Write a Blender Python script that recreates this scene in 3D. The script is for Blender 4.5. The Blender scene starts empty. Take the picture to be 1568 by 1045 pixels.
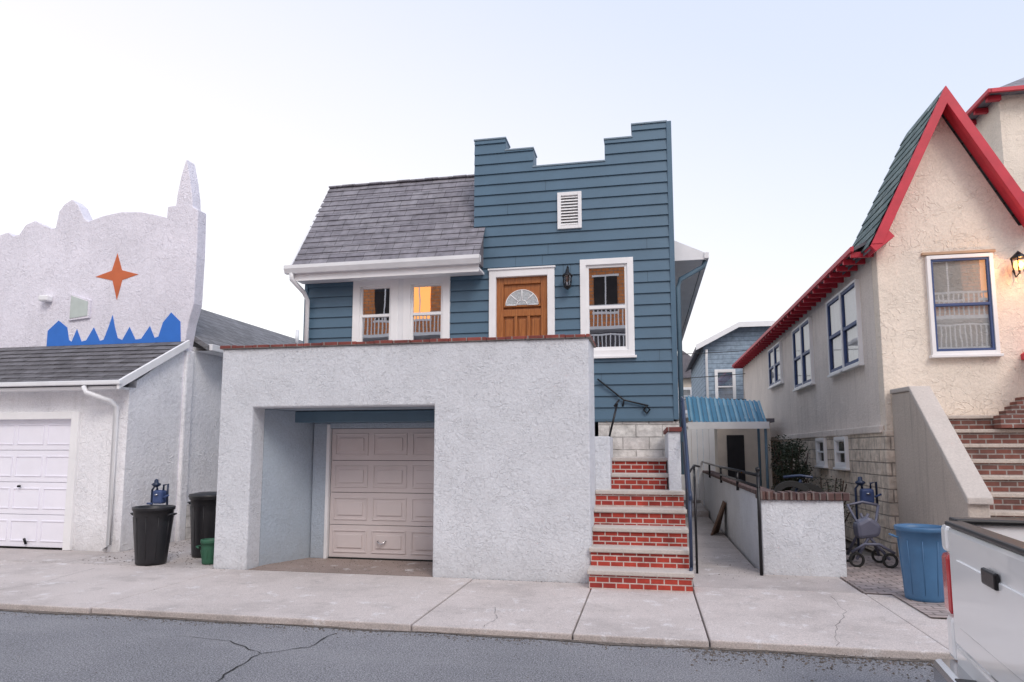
import bpy, math, random, bmesh
from mathutils import Vector, Matrix
R=math.radians
random.seed(7)
sc=bpy.context.scene
COL=sc.collection

# ------------------------------------------------------------------ materials
def newmat(name):
    m=bpy.data.materials.new(name);m.use_nodes=True
    nt=m.node_tree;b=nt.nodes['Principled BSDF']
    return m,nt,b
def L(nt,a,b): nt.links.new(a,b)
def node(nt,t,**k):
    n=nt.nodes.new(t)
    for a,v in k.items(): setattr(n,a,v)
    return n
def coords(nt):
    tc=node(nt,'ShaderNodeTexCoord');return tc.outputs['Object']
def noise(nt,vec,scale,detail=4,rough=.55,dist=0):
    n=node(nt,'ShaderNodeTexNoise');n.inputs['Scale'].default_value=scale;n.inputs['Detail'].default_value=detail
    n.inputs['Roughness'].default_value=rough;n.inputs['Distortion'].default_value=dist
    L(nt,vec,n.inputs['Vector']);return n.outputs['Fac']
def ramp(nt,fac,stops):
    r=node(nt,'ShaderNodeValToRGB');e=r.color_ramp.elements
    while len(e)<len(stops): e.new(.5)
    for i,(p,c) in enumerate(stops):
        e[i].position=p;e[i].color=(c[0],c[1],c[2],1) if hasattr(c,'__len__') else (c,c,c,1)
    L(nt,fac,r.inputs['Fac']);return r.outputs['Color']
def mixc(nt,fac,a,b,mode='MIX'):
    m=node(nt,'ShaderNodeMixRGB');m.blend_type=mode
    for s,v in ((m.inputs['Fac'],fac),(m.inputs['Color1'],a),(m.inputs['Color2'],b)):
        if isinstance(v,(int,float)): s.default_value=v
        elif isinstance(v,(tuple,list)): s.default_value=(v[0],v[1],v[2],1)
        else: L(nt,v,s)
    return m.outputs['Color']
def bump(nt,b,h,strength,dist,prev=None):
    n=node(nt,'ShaderNodeBump');n.inputs['Strength'].default_value=strength;n.inputs['Distance'].default_value=dist
    L(nt,h,n.inputs['Height'])
    if prev: L(nt,prev,n.inputs['Normal'])
    L(nt,n.outputs['Normal'],b.inputs['Normal']);return n.outputs['Normal']
def sc3(c,k): return (min(c[0]*k,1),min(c[1]*k,1),min(c[2]*k,1))

def plain(name,col,rough=.6,var=.12,vs=4,bs=60,bd=.0015,metal=0,coat=0):
    m,nt,b=newmat(name);v=coords(nt)
    f=noise(nt,v,vs,6)
    c=ramp(nt,f,[(.3,sc3(col,1-var)),(.7,sc3(col,1+var))])
    L(nt,c,b.inputs['Base Color']);b.inputs['Roughness'].default_value=rough;b.inputs['Metallic'].default_value=metal
    if coat: b.inputs['Coat Weight'].default_value=coat
    if bd: bump(nt,b,noise(nt,v,bs,3),.5,bd)
    return m
def stucco(name,col,dirt=(.3,.28,.26),bd=.008,scale=7,dirtamt=.25,streak=.25,ridge=.35):
    m,nt,b=newmat(name);v=coords(nt)
    big=noise(nt,v,1.1,5,.6)
    c=ramp(nt,big,[(.3,sc3(col,.90)),(.7,sc3(col,1.05))])
    c=mixc(nt,.6,c,ramp(nt,noise(nt,v,38,5,.65),[(.3,.80),(.7,1.12)]),'MULTIPLY')
    mp=node(nt,'ShaderNodeMapping');mp.inputs['Scale'].default_value=(6,6,.5);L(nt,v,mp.inputs['Vector'])
    st=noise(nt,mp.outputs['Vector'],1.2,5,.6)
    sf=ramp(nt,st,[(.52,0),(.8,streak)])
    c=mixc(nt,sf,c,dirt)
    sx=node(nt,'ShaderNodeSeparateXYZ');L(nt,v,sx.inputs[0])
    gm=node(nt,'ShaderNodeMapRange');gm.inputs[1].default_value=0;gm.inputs[2].default_value=.5;gm.inputs[3].default_value=1;gm.inputs[4].default_value=0
    L(nt,sx.outputs['Z'],gm.inputs[0])
    mm=node(nt,'ShaderNodeMath',operation='MULTIPLY');L(nt,gm.outputs[0],mm.inputs[0]);L(nt,noise(nt,v,5,5),mm.inputs[1])
    m2=node(nt,'ShaderNodeMath',operation='MULTIPLY');L(nt,mm.outputs[0],m2.inputs[0]);m2.inputs[1].default_value=dirtamt*2
    c=mixc(nt,m2.outputs[0],c,dirt)
    rr=ramp(nt,noise(nt,v,scale,2,.5,1.4),[(.478,0),(.502,1),(.53,.15),(.75,.25)])
    msk=ramp(nt,noise(nt,v,scale*.45,3),[(.38,.15),(.58,1)])
    r1=mixc(nt,1.0,rr,msk,'MULTIPLY')
    L(nt,c,b.inputs['Base Color']);b.inputs['Roughness'].default_value=.9
    n1=bump(nt,b,r1,ridge,bd)
    n2=bump(nt,b,noise(nt,v,scale*2.6,5,.65,.6),.6,bd*1.6,n1)
    bump(nt,b,noise(nt,v,60,4,.7),.6,.007,n2)
    return m
def brickm(name,axis,c1,c2,mortar,bw,rh,ms,z0=0,rough=.85,bd=.006,nb=.004,nscale=25,off=.5,smooth=.1):
    m,nt,b=newmat(name);v=coords(nt)
    sx=node(nt,'ShaderNodeSeparateXYZ');L(nt,v,sx.inputs[0])
    cb=node(nt,'ShaderNodeCombineXYZ')
    def sub(o):
        s=node(nt,'ShaderNodeMath',operation='SUBTRACT');L(nt,o,s.inputs[0]);s.inputs[1].default_value=z0;return s.outputs[0]
    if axis=='x': L(nt,sx.outputs['X'],cb.inputs[0]);L(nt,sub(sx.outputs['Z']),cb.inputs[1])
    if axis=='y': L(nt,sx.outputs['Y'],cb.inputs[0]);L(nt,sub(sx.outputs['Z']),cb.inputs[1])
    if axis=='g': L(nt,sx.outputs['X'],cb.inputs[0]);L(nt,sx.outputs['Y'],cb.inputs[1])
    if axis=='s':
        a=node(nt,'ShaderNodeMath',operation='ADD');L(nt,sx.outputs['X'],a.inputs[0]);L(nt,sx.outputs['Y'],a.inputs[1])
        L(nt,a.outputs[0],cb.inputs[0]);L(nt,sub(sx.outputs['Z']),cb.inputs[1])
    br=node(nt,'ShaderNodeTexBrick');br.offset=off
    br.inputs['Color1'].default_value=(*c1,1);br.inputs['Color2'].default_value=(*c2,1);br.inputs['Mortar'].default_value=(*mortar,1)
    br.inputs['Scale'].default_value=1;br.inputs['Mortar Size'].default_value=ms;br.inputs['Mortar Smooth'].default_value=smooth
    br.inputs['Brick Width'].default_value=bw;br.inputs['Row Height'].default_value=rh
    L(nt,cb.outputs[0],br.inputs['Vector'])
    c=mixc(nt,.8,br.outputs['Color'],ramp(nt,noise(nt,v,6,6,.65),[(.3,.55),(.7,1.25)]),'MULTIPLY')
    L(nt,c,b.inputs['Base Color']);b.inputs['Roughness'].default_value=rough
    inv=node(nt,'ShaderNodeMath',operation='SUBTRACT');inv.inputs[0].default_value=1;L(nt,br.outputs['Fac'],inv.inputs[1])
    n1=bump(nt,b,inv.outputs[0],.8,bd)
    bump(nt,b,noise(nt,v,nscale,5,.6),.7,nb,n1)
    return m
def glassm(name,fac=.5,tint=(1,1,1)):
    m=bpy.data.materials.new(name);m.use_nodes=True;nt=m.node_tree;nt.nodes.remove(nt.nodes['Principled BSDF'])
    t=node(nt,'ShaderNodeBsdfTransparent');t.inputs[0].default_value=(.75*tint[0],.8*tint[1],.85*tint[2],1)
    g=node(nt,'ShaderNodeBsdfGlossy');g.inputs['Roughness'].default_value=.01;g.inputs['Color'].default_value=(.95,.95,.97,1)
    v=coords(nt);bp=node(nt,'ShaderNodeBump');bp.inputs['Strength'].default_value=.045;bp.inputs['Distance'].default_value=.008
    L(nt,noise(nt,v,2.5,1),bp.inputs['Height']);L(nt,bp.outputs[0],g.inputs['Normal'])
    mx=node(nt,'ShaderNodeMixShader');mx.inputs[0].default_value=fac
    L(nt,t.outputs[0],mx.inputs[1]);L(nt,g.outputs[0],mx.inputs[2]);L(nt,mx.outputs[0],nt.nodes['Material Output'].inputs[0])
    return m
def emis(name,col,s):
    m,nt,b=newmat(name);b.inputs['Base Color'].default_value=(*col,1);b.inputs['Emission Color'].default_value=(*col,1);b.inputs['Emission Strength'].default_value=s;return m

m_stW=stucco('white_stucco',(.72,.745,.79),bd=.016,scale=8,dirtamt=.16,streak=.08,ridge=.55)
m_stWi=stucco('white_stucco_shaded',(.42,.49,.57),bd=.014,scale=8,dirtamt=.2,streak=.08)  # darker, bluer copy of the white stucco; recess shade put into its colour
m_stL=stucco('lilac_white_stucco',(.84,.815,.89),bd=.018,scale=5,dirtamt=.3,streak=.12,ridge=.5)
m_stLb=stucco('white_stucco_brightened',(.93,.93,.97),bd=.022,scale=5,dirtamt=.30,streak=.16,ridge=.5)  # base colour raised to make up for missing light on the side wall
m_stR=stucco('cream_stucco',(.90,.80,.69),dirt=(.50,.40,.32),bd=.018,scale=4.0,dirtamt=.35,streak=.14,ridge=.6)
m_stRs=stucco('grey_cream_stucco',(.84,.76,.70),dirt=(.36,.31,.28),bd=.018,scale=5,dirtamt=.4,streak=.4,ridge=.5)
m_side=plain('teal_vinyl_siding',(.080,.150,.218),.45,.06,2.5,40,.0012)
m_seam=plain('siding_seam',(.03,.06,.09),.6,.06)
m_blued=plain('teal_trim',(.07,.13,.185),.5,.06)
m_beam=plain('grey_blue_beam',(.10,.17,.23),.5,.08)
m_white=plain('white_trim',(.86,.86,.87),.45,.04,3,50,.0005)
m_gut=plain('white_gutter',(.80,.81,.83),.4,.06,3,50,.0005)
m_gdoor=plain('beige_garage_door_paint',(.62,.56,.56),.5,.06,1.5,60,.0008)
m_wdoor=plain('white_garage_door_paint',(.88,.87,.95),.5,.05,1.5,60,.0008)
m_redcap=brickm('red_brick_cap','s',(.28,.07,.055),(.18,.05,.045),(.3,.26,.24),.2,.3,.008)
m_brick=brickm('red_brick_riser','x',(.46,.055,.035),(.30,.035,.028),(.60,.51,.47),.155,.066,.007,z0=.003,bd=.004,nb=.004)
m_brickd=brickm('weathered_brick','x',(.24,.085,.065),(.14,.07,.06),(.34,.31,.29),.2,.07,.009)
m_capd=brickm('dark_brick_cap','s',(.13,.07,.06),(.09,.05,.05),(.2,.17,.16),.09,.3,.01,bd=.01)
m_shin=brickm('grey_shingles','x',(.27,.26,.29),(.21,.20,.23),(.11,.105,.12),.33,.205,.005,z0=4.84,bd=.004,nscale=120)
m_shinD=brickm('dark_shingles','x',(.17,.165,.18),(.115,.11,.12),(.05,.05,.05),.33,.1,.006,z0=2.65,bd=.004,nscale=120)
m_shinY=brickm('grey_shingles_side','y',(.22,.22,.235),(.17,.17,.18),(.09,.09,.095),.33,.12,.006,bd=.004,nscale=120)
m_shinG=brickm('green_shingles','y',(.21,.27,.265),(.14,.20,.20),(.06,.08,.08),.3,.2,.008,bd=.004,nscale=120)
m_stone=brickm('rock_face_stone_white','s',(.74,.72,.69),(.66,.63,.61),(.50,.48,.46),.42,.2,.010,bd=.02,nb=.05,nscale=6,smooth=.6)
m_stoneR=brickm('rock_face_stone_cream','s',(.80,.69,.58),(.68,.59,.50),(.42,.36,.31),.42,.2,.012,bd=.03,nb=.06,nscale=6,smooth=.6)
m_red=plain('red_trim_paint',(.56,.03,.055),.5,.12)
m_blue=plain('blue_mural_paint',(.03,.17,.60),.7,.06)
m_orange=plain('orange_star_paint',(.58,.14,.05),.65,.1)
m_blk=plain('black_iron',(.012,.012,.015),.35,.1,metal=.3)
m_navy=plain('navy_iron',(.02,.035,.08),.35,.1)
m_blkp=plain('black_plastic',(.013,.013,.016),.4,.15,8,30,.001)
m_bluep=plain('blue_plastic',(.055,.15,.29),.45,.1,5,30,.001)
m_greenp=plain('green_plastic',(.03,.12,.07),.5,.1)
m_conc=stucco('weathered_concrete',(.58,.51,.45),dirt=(.2,.17,.15),bd=.010,scale=10,dirtamt=.4,streak=.55)
m_tread=stucco('step_concrete',(.58,.53,.49),dirt=(.25,.22,.2),bd=.003,scale=14,dirtamt=.1,streak=.1)
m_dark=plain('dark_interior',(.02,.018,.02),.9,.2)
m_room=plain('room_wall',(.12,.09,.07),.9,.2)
m_curt=plain('pale_blind',(.50,.50,.50),.8,.05)
m_scr=plain('grey_screen',(.24,.25,.26),.8,.05)
m_glass=glassm('window_glass',.6)
m_glass2=glassm('window_glass_dim',.28)
m_frameB=plain('blue_window_frame',(.05,.085,.21),.5,.08)
m_truck=plain('white_car_paint',(.95,.95,.96),.22,.01,3,50,0,coat=1)
m_chr=plain('chrome',(.6,.6,.62),.15,.02,metal=1,bd=0)
m_tail=plain('tail_lamp_red',(.55,.02,.03),.12,.05,coat=1,bd=0)
m_rub=plain('rubber',(.02,.02,.02),.8,.1)
m_bark=plain('brown_stems',(.08,.055,.04),.9,.2)
m_wd=plain('weathered_wood',(.16,.10,.07),.9,.25)
m_leaf=plain('dark_leaves',(.035,.05,.025),.6,.5,9)
m_sand=plain('tan_siding',(.60,.52,.44),.7,.08)
m_bgblue=brickm('blue_grey_siding','x',(.33,.42,.52),(.32,.41,.51),(.17,.22,.28),40,.18,.012,nscale=3,nb=.001)
m_bgside=brickm('blue_grey_siding_y','y',(.33,.42,.52),(.32,.41,.51),(.17,.22,.28),40,.18,.012,nscale=3,nb=.001)
m_bgroof=plain('grey_roof',(.16,.15,.17),.9,.15,4)
m_ob=brickm('sunset_tinted_brick','x',(.80,.30,.09),(.62,.22,.07),(.40,.26,.18),.4,.16,.02)  # brick orange lifted so sunset light is part of the base colour
m_gl=emis('added_warm_glow_pane',(1,.40,.11),1.7)  # warm emission added only to show in the window reflections
m_wire=plain('wire',(.02,.02,.02),.6,.1)

m_wood,nt,b=newmat('door_wood');v=coords(nt)
mp=node(nt,'ShaderNodeMapping');mp.inputs['Scale'].default_value=(30,30,2.2);L(nt,v,mp.inputs['Vector'])
f=noise(nt,mp.outputs[0],1.5,6,.6,.8)
L(nt,ramp(nt,f,[(.3,(.23,.075,.022)),(.5,(.37,.13,.038)),(.7,(.45,.175,.052))]),b.inputs['Base Color']);b.inputs['Roughness'].default_value=.35
m_asph,nt,b=newmat('asphalt');v=coords(nt)
c1=ramp(nt,noise(nt,v,.6,7,.62),[(.3,(.225,.23,.25)),(.7,(.31,.31,.33))])
c2=ramp(nt,noise(nt,v,85,5,.8),[(.36,.15),(.5,.95),(.64,2.0)])
c=mixc(nt,.95,c1,c2,'MULTIPLY')
c=mixc(nt,ramp(nt,noise(nt,v,30,4,.7),[(.60,0),(.68,.6)]),c,(.11,.11,.12))
mp=node(nt,'ShaderNodeMapping');mp.inputs['Scale'].default_value=(.25,1.6,1);L(nt,v,mp.inputs['Vector'])
c=mixc(nt,ramp(nt,noise(nt,mp.outputs[0],1.1,5,.6),[(.5,0),(.75,.35)]),c,(.36,.36,.38))
L(nt,c,b.inputs['Base Color']);b.inputs['Roughness'].default_value=.85
bump(nt,b,noise(nt,v,85,5,.8),1.0,.014)
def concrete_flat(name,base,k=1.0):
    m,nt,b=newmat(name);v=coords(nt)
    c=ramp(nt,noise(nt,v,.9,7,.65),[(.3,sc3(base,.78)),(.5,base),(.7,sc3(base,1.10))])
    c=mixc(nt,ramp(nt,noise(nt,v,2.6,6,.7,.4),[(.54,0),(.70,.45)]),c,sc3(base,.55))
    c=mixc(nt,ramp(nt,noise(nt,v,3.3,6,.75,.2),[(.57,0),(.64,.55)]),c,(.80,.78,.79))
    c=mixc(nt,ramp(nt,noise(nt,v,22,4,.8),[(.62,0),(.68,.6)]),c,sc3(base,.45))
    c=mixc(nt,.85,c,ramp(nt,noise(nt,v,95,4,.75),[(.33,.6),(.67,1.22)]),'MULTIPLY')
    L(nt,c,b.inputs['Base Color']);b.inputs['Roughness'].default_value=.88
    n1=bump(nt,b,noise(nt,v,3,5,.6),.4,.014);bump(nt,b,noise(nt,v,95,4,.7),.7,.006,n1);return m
m_walk=concrete_flat('sidewalk_concrete',(.60,.54,.515))
m_walk2=concrete_flat('path_concrete',(.52,.47,.45))
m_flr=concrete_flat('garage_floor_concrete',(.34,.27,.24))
m_pav=brickm('paver_bricks','g',(.44,.36,.34),(.34,.29,.28),(.18,.15,.14),.2,.1,.009,bd=.008)
m_dirt=plain('dirt',(.18,.155,.135),.95,.3,3,30,.01)
m_deb=plain('grit',(.13,.11,.095),.9,.6,20)
m_aw=plain('blue_canopy_metal',(.04,.20,.34),.4,.12,3)
m_aw2=plain('pale_canopy_metal',(.16,.34,.46),.4,.12,3)

# ------------------------------------------------------------------ geometry helpers
def root(name):
    o=bpy.data.objects.new(name,None);COL.objects.link(o);o.empty_display_size=.2;return o
def mesh(parent,name,vs,fs,mat,bevel=0,smooth=False,seg=2):
    me=bpy.data.meshes.new(name);bm=bmesh.new()
    bv=[bm.verts.new(v) for v in vs]
    for f in fs:
        try: bm.faces.new([bv[i] for i in f])
        except ValueError: pass
    bmesh.ops.recalc_face_normals(bm,faces=bm.faces)
    bm.to_mesh(me);bm.free()
    if smooth:
        for p in me.polygons:p.use_smooth=True
    me.materials.append(mat)
    o=bpy.data.objects.new(name,me);COL.objects.link(o)
    if parent: o.parent=parent
    if bevel:
        md=o.modifiers.new('b','BEVEL');md.width=bevel;md.segments=seg;md.limit_method='ANGLE';md.angle_limit=R(35)
    return o
BF=[(0,1,2,3),(7,6,5,4),(0,4,5,1),(1,5,6,2),(2,6,7,3),(3,7,4,0)]
def bvs(x0,x1,y0,y1,z0,z1):
    return [(x0,y0,z0),(x1,y0,z0),(x1,y1,z0),(x0,y1,z0),(x0,y0,z1),(x1,y0,z1),(x1,y1,z1),(x0,y1,z1)]
def box(parent,name,x0,x1,y0,y1,z0,z1,mat,bevel=0): return mesh(parent,name,bvs(x0,x1,y0,y1,z0,z1),BF,mat,bevel)
def boxes(parent,name,L_,mat,bevel=0):
    vs=[];fs=[]
    for t in L_:
        k=len(vs);vs+=bvs(*t) if len(t)==6 else t;fs+=[tuple(i+k for i in f) for f in BF]
    return mesh(parent,name,vs,fs,mat,bevel)
def prism(parent,name,pts,ax,a,b_,mat,bevel=0):
    def P(p,t): return {'y':(p[0],t,p[1]),'x':(t,p[0],p[1]),'z':(p[0],p[1],t)}[ax]
    n=len(pts);vs=[P(p,a) for p in pts]+[P(p,b_) for p in pts]
    fs=[tuple(range(n)),tuple(range(2*n-1,n-1,-1))]+[(i,(i+1)%n,n+(i+1)%n,n+i) for i in range(n)]
    return mesh(parent,name,vs,fs,mat,bevel)
def tubes(parent,name,paths,r,mat,n=8):
    vs=[];fs=[]
    for path in paths:
        P=[Vector(p) for p in path];k0=len(vs)
        for i,p in enumerate(P):
            d=(P[min(i+1,len(P)-1)]-P[max(i-1,0)]).normalized()
            u=d.cross(Vector((0,0,1)))
            if u.length<.05:u=d.cross(Vector((0,1,0)))
            u.normalize();w=d.cross(u)
            for j in range(n):
                a=2*math.pi*j/n;vs.append(p+(u*math.cos(a)+w*math.sin(a))*r)
        for i in range(len(P)-1):
            for j in range(n):
                a=k0+i*n+j;b2=k0+i*n+(j+1)%n;fs.append((a,b2,b2+n,a+n))
        fs.append(tuple(range(k0,k0+n)));fs.append(tuple(range(k0+(len(P)-1)*n,k0+len(P)*n)))
    return mesh(parent,name,vs,fs,mat,0,True)
def lathe(parent,name,prof,cx,cy,mat,n=32,sx=1,sy=1,smooth=True):
    vs=[];fs=[]
    for r,z in prof:
        for j in range(n):
            a=2*math.pi*j/n;vs.append((cx+r*sx*math.cos(a),cy+r*sy*math.sin(a),z))
    for i in range(len(prof)-1):
        for j in range(n):
            a=i*n+j;b2=i*n+(j+1)%n;fs.append((a,b2,b2+n,a+n))
    return mesh(parent,name,vs,fs,mat,0,smooth)
def lb(o,u,n,u0,u1,z0,z1,d0,d1):
    o=Vector(o);u=Vector(u);n=Vector(n);out=[]
    for z in(z0,z1):
        for (a,d) in((u0,d0),(u1,d0),(u1,d1),(u0,d1)):
            out.append(tuple(o+u*a+n*d+Vector((0,0,z))))
    return out
def window(parent,name,o,u,n,w,z0,z1,fw=.1,mat=None,sash=None,fd=.05,back=-.4,blind=0,glass=None,meet=.5,sw=.04,sill=True,glassd=0.0,bm_=None):
    mat=mat or m_white;sash=sash or mat;glass=glass or m_glass
    F=[lb(o,u,n,0,fw,z0,z1,-.02,fd),lb(o,u,n,w-fw,w,z0,z1,-.02,fd),lb(o,u,n,fw,w-fw,z1-fw,z1,-.02,fd),lb(o,u,n,fw,w-fw,z0,z0+fw,-.02,fd)]
    if sill: F.append(lb(o,u,n,-.03,w+.03,z0-.04,z0+.0,-.02,fd+.03))
    boxes(parent,name+'_frame',F,mat,.004)
    a,b_,c,d=fw,w-fw,z0+fw,z1-fw;mz=c+(d-c)*meet
    g=glassd
    S=[lb(o,u,n,a,a+sw,c,d,g-.03,g+.015),lb(o,u,n,b_-sw,b_,c,d,g-.03,g+.015),lb(o,u,n,a+sw,b_-sw,d-sw,d,g-.03,g+.015),
       lb(o,u,n,a+sw,b_-sw,c,c+sw*1.2,g-.03,g+.015),lb(o,u,n,a+sw,b_-sw,mz-sw*.6,mz+sw*.6,g-.03,g+.02)]
    boxes(parent,name+'_sash',S,sash,.003)
    vs=lb(o,u,n,a+sw*.5,b_-sw*.5,c+sw*.5,mz,g-.018,g-.018)
    mesh(parent,name+'_glass_lower',[vs[0],vs[1],vs[5],vs[4]],[(0,1,2,3)],glass)
    vs=lb(o,u,n,a+sw*.5,b_-sw*.5,mz,d-sw*.5,g-.008,g-.008)
    mesh(parent,name+'_glass_upper',[vs[0],vs[1],vs[5],vs[4]],[(0,1,2,3)],glass)
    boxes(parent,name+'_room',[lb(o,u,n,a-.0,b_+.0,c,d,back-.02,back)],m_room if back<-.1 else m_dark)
    if blind: boxes(parent,name+'_blind',[lb(o,u,n,a+sw,b_-sw,d-(d-c)*blind,d,max(back+.002,g-.06),max(back+.004,g-.055))],bm_ or m_curt)
def siding(parent,name,Y,cols,holes,row,z0,mat,t=.02):
    xs=sorted(set([c[0] for c in cols]+[c[1] for c in cols]+[h[0] for h in holes]+[h[1] for h in holes]))
    top=max(c[3] for c in cols);vs=[];fs=[]
    zb=set([c[2] for c in cols]+[c[3] for c in cols]+[h[2] for h in holes]+[h[3] for h in holes])
    z=z0
    while z<top:
        z1=z+row
        cuts=sorted(set([z,z1]+[q for q in zb if z<q<z1]))
        for i in range(len(xs)-1):
            xa,xb=xs[i],xs[i+1];xm=(xa+xb)/2
            for j in range(len(cuts)-1):
                ca,cc=cuts[j],cuts[j+1];zm=(ca+cc)/2
                if not any(c[0]<xm<c[1] and c[2]<zm<c[3] for c in cols): continue
                if any(h[0]<xm<h[1] and h[2]<zm<h[3] for h in holes): continue
                of=lambda q:t-(t-.003)*(q-z)/row
                k=len(vs);vs+=[(xa,Y-of(ca),ca),(xb,Y-of(ca),ca),(xb,Y-of(cc),cc),(xa,Y-of(cc),cc)];fs.append((k,k+1,k+2,k+3))
                if j==0: vs+=[(xa,Y,ca),(xb,Y,ca)];fs.append((k,k+4,k+5,k+1))
        z=z1
    me=bpy.data.meshes.new(name);me.from_pydata(vs,[],fs);me.materials.append(mat)
    o=bpy.data.objects.new(name,me);COL.objects.link(o);o.parent=parent;return o
def courses(parent,name,p0,U,V,n,mat,t=.015,jit=.004):
    p0=Vector(p0);U=Vector(U);V=Vector(V);N=U.cross(V).normalized()
    if N.z<0:N=-N
    vs=[];fs=[];m=max(2,int(U.length/.33))
    for i in range(n):
        a=i/n;b_=(i+1)/n+.15/n
        for j in range(m):
            tt=t+random.uniform(-jit,jit)
            q0=p0+U*(j/m)+V*a;q1=p0+U*((j+1)/m)+V*a;k=len(vs)
            vs+=[q0+N*tt,q1+N*tt,q1+V*(b_-a)+N*.002,q0+V*(b_-a)+N*.002,q0-N*.004,q1-N*.004]
            fs+=[(k,k+1,k+2,k+3),(k+4,k+5,k+1,k)]
    return mesh(parent,name,vs,fs,mat)

# ------------------------------------------------------------------ ground
g=mesh(None,'ground',[(-400,-400,-.10),(400,-400,-.10),(400,400,-.10),(-400,400,-.10)],[(0,1,2,3)],m_dirt)
KY=6.1
rd=root('road')
mesh(rd,'asphalt_sheet',[(-80,-4.5,-.06),(80,-4.5,-.06),(80,KY+.06,-.06),(-80,KY+.06,-.06)],[(0,1,2,3)],m_asph)
def ribbon(parent,name,pts,w,z,mat,jt=.02):
    vs=[];fs=[];P=[]
    for i in range(len(pts)-1):
        a=Vector(pts[i]);b_=Vector(pts[i+1])
        for s in range(6):
            q=a.lerp(b_,s/6)+Vector((random.uniform(-jt,jt),random.uniform(-jt,jt)));P.append(q)
    for i,p in enumerate(P):
        d=(P[min(i+1,len(P)-1)]-P[max(i-1,0)]).normalized();nn=Vector((-d.y,d.x))*w*random.uniform(.3,1.2)
        vs+=[(p.x-nn.x,p.y-nn.y,z),(p.x+nn.x,p.y+nn.y,z)]
    for i in range(len(P)-1): fs.append((2*i,2*i+1,2*i+3,2*i+2))
    return mesh(parent,name,vs,fs,mat)
ribbon(rd,'crack',[(-3.0,3.6),(-3.06,4.3),(-3.1,4.7),(-3.14,5.2),(-2.85,5.45),(-2.8,6.0)],.008,-.055,m_rub)
ribbon(rd,'crack_side',[(-3.14,5.2),(-3.6,5.5),(-4.3,5.55)],.005,-.055,m_rub)
ribbon(rd,'gutter_dirt',[(x,KY-.03) for x in [-16,-12,-8,-4,-1,1,3,5,8,12]],.04,-.054,m_deb,.03)
sw=root('sidewalk')
jx=[-40,-34,-28,-22,-18,-14.5,-11.6,-8.7,-5.6,-2.17,-.68,.48,2.35,4.4,7,10,14,20,30,40]
S=[]
for i in range(len(jx)-1):
    d0=random.uniform(-.006,.004)
    S.append((jx[i]+.007,jx[i+1]-.007,KY+random.uniform(-.012,.012),8.38,-.12,d0))
boxes(sw,'slabs',S,m_walk,.012)
S=[]
for x0,x1,y0,y1 in [(-14.5,-11.0,8.4,9.44),(-11,-8.2,8.4,9.44),(-8.2,-5.82,8.4,14.5),(-8.2,-5.82,14.52,24),(.5,2.34,8.4,9.9),(.5,1.41,9.92,13.4),(.5,1.41,13.42,17.0)]:
    S.append((x0+.006,x1-.006,y0,y1,-.12,-.002))
boxes(sw,'inner_slabs',S,m_walk2,.01)
boxes(sw,'path_steps',[(.5,1.41,17.0,24,-.1,.14),(.5,1.41,19.5,24,.14,.28)],m_walk2,.01)
ribbon(sw,'hairline_crack',[(1.5,6.12),(1.62,6.7),(1.9,7.4),(1.95,8.3)],.003,.005,m_rub)
ribbon(sw,'hairline_crack_b',[(-7.5,6.12),(-7.2,7.0),(-7.4,8.3)],.004,.005,m_rub)
ribbon(sw,'hairline_crack_c',[(-1.5,6.12),(-1.42,6.5),(-1.6,7.0)],.002,.005,m_rub)
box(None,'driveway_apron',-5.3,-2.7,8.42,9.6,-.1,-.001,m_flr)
box(None,'paver_patio',2.36,3.68,8.4,11.3,-.1,.003,m_pav)
box(None,'paver_strip',2.62,4.38,7.3,8.376,.008,.012,m_pav)
vs=[];fs=[]
def bit(x,y,z,s):
    k=len(vs);r=[random.uniform(.5,1)*s for _ in range(6)]
    for j in range(4):
        a=j*1.57+random.random();vs.append((x+r[j]*math.cos(a),y+r[j]*math.sin(a),z))
    vs.append((x,y,z+r[4]*.7));
    for j in range(4): fs.append((k+j,k+(j+1)%4,k+4))
for _ in range(3600):
    x=random.uniform(-10,8);y=KY-abs(random.gauss(0,.09));bit(x,y,-.058,random.uniform(.004,.014))
for _ in range(2200):
    x=random.uniform(.3,8);y=KY-abs(random.gauss(0,.22));bit(x,y,-.058,random.uniform(.006,.02))
for _ in range(1200):
    x=random.uniform(-20,8);y=random.uniform(2.5,6);bit(x,y,-.058,random.uniform(.003,.009))
for _ in range(450):
    x=random.uniform(-8.1,-5.9);y=random.uniform(8.6,11);bit(x,y,0,random.uniform(.006,.02))
for _ in range(350):
    bit(random.uniform(-5.3,-2.7),random.uniform(8.5,9.5),0.0,random.uniform(.003,.012))
for _ in range(700):
    bit(random.uniform(-9,2.3),random.uniform(6.2,8.3),0.0,random.uniform(.002,.007))
for _ in range(600):
    bit(random.uniform(-8.6,-.8),8.37+random.gauss(0,.03),0,random.uniform(.003,.009))
for _ in range(260):
    bit(random.uniform(.5,3.6),random.uniform(9.0,11),0.002,random.uniform(.003,.014))
mesh(None,'gravel_grit',vs,fs,m_deb)

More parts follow.
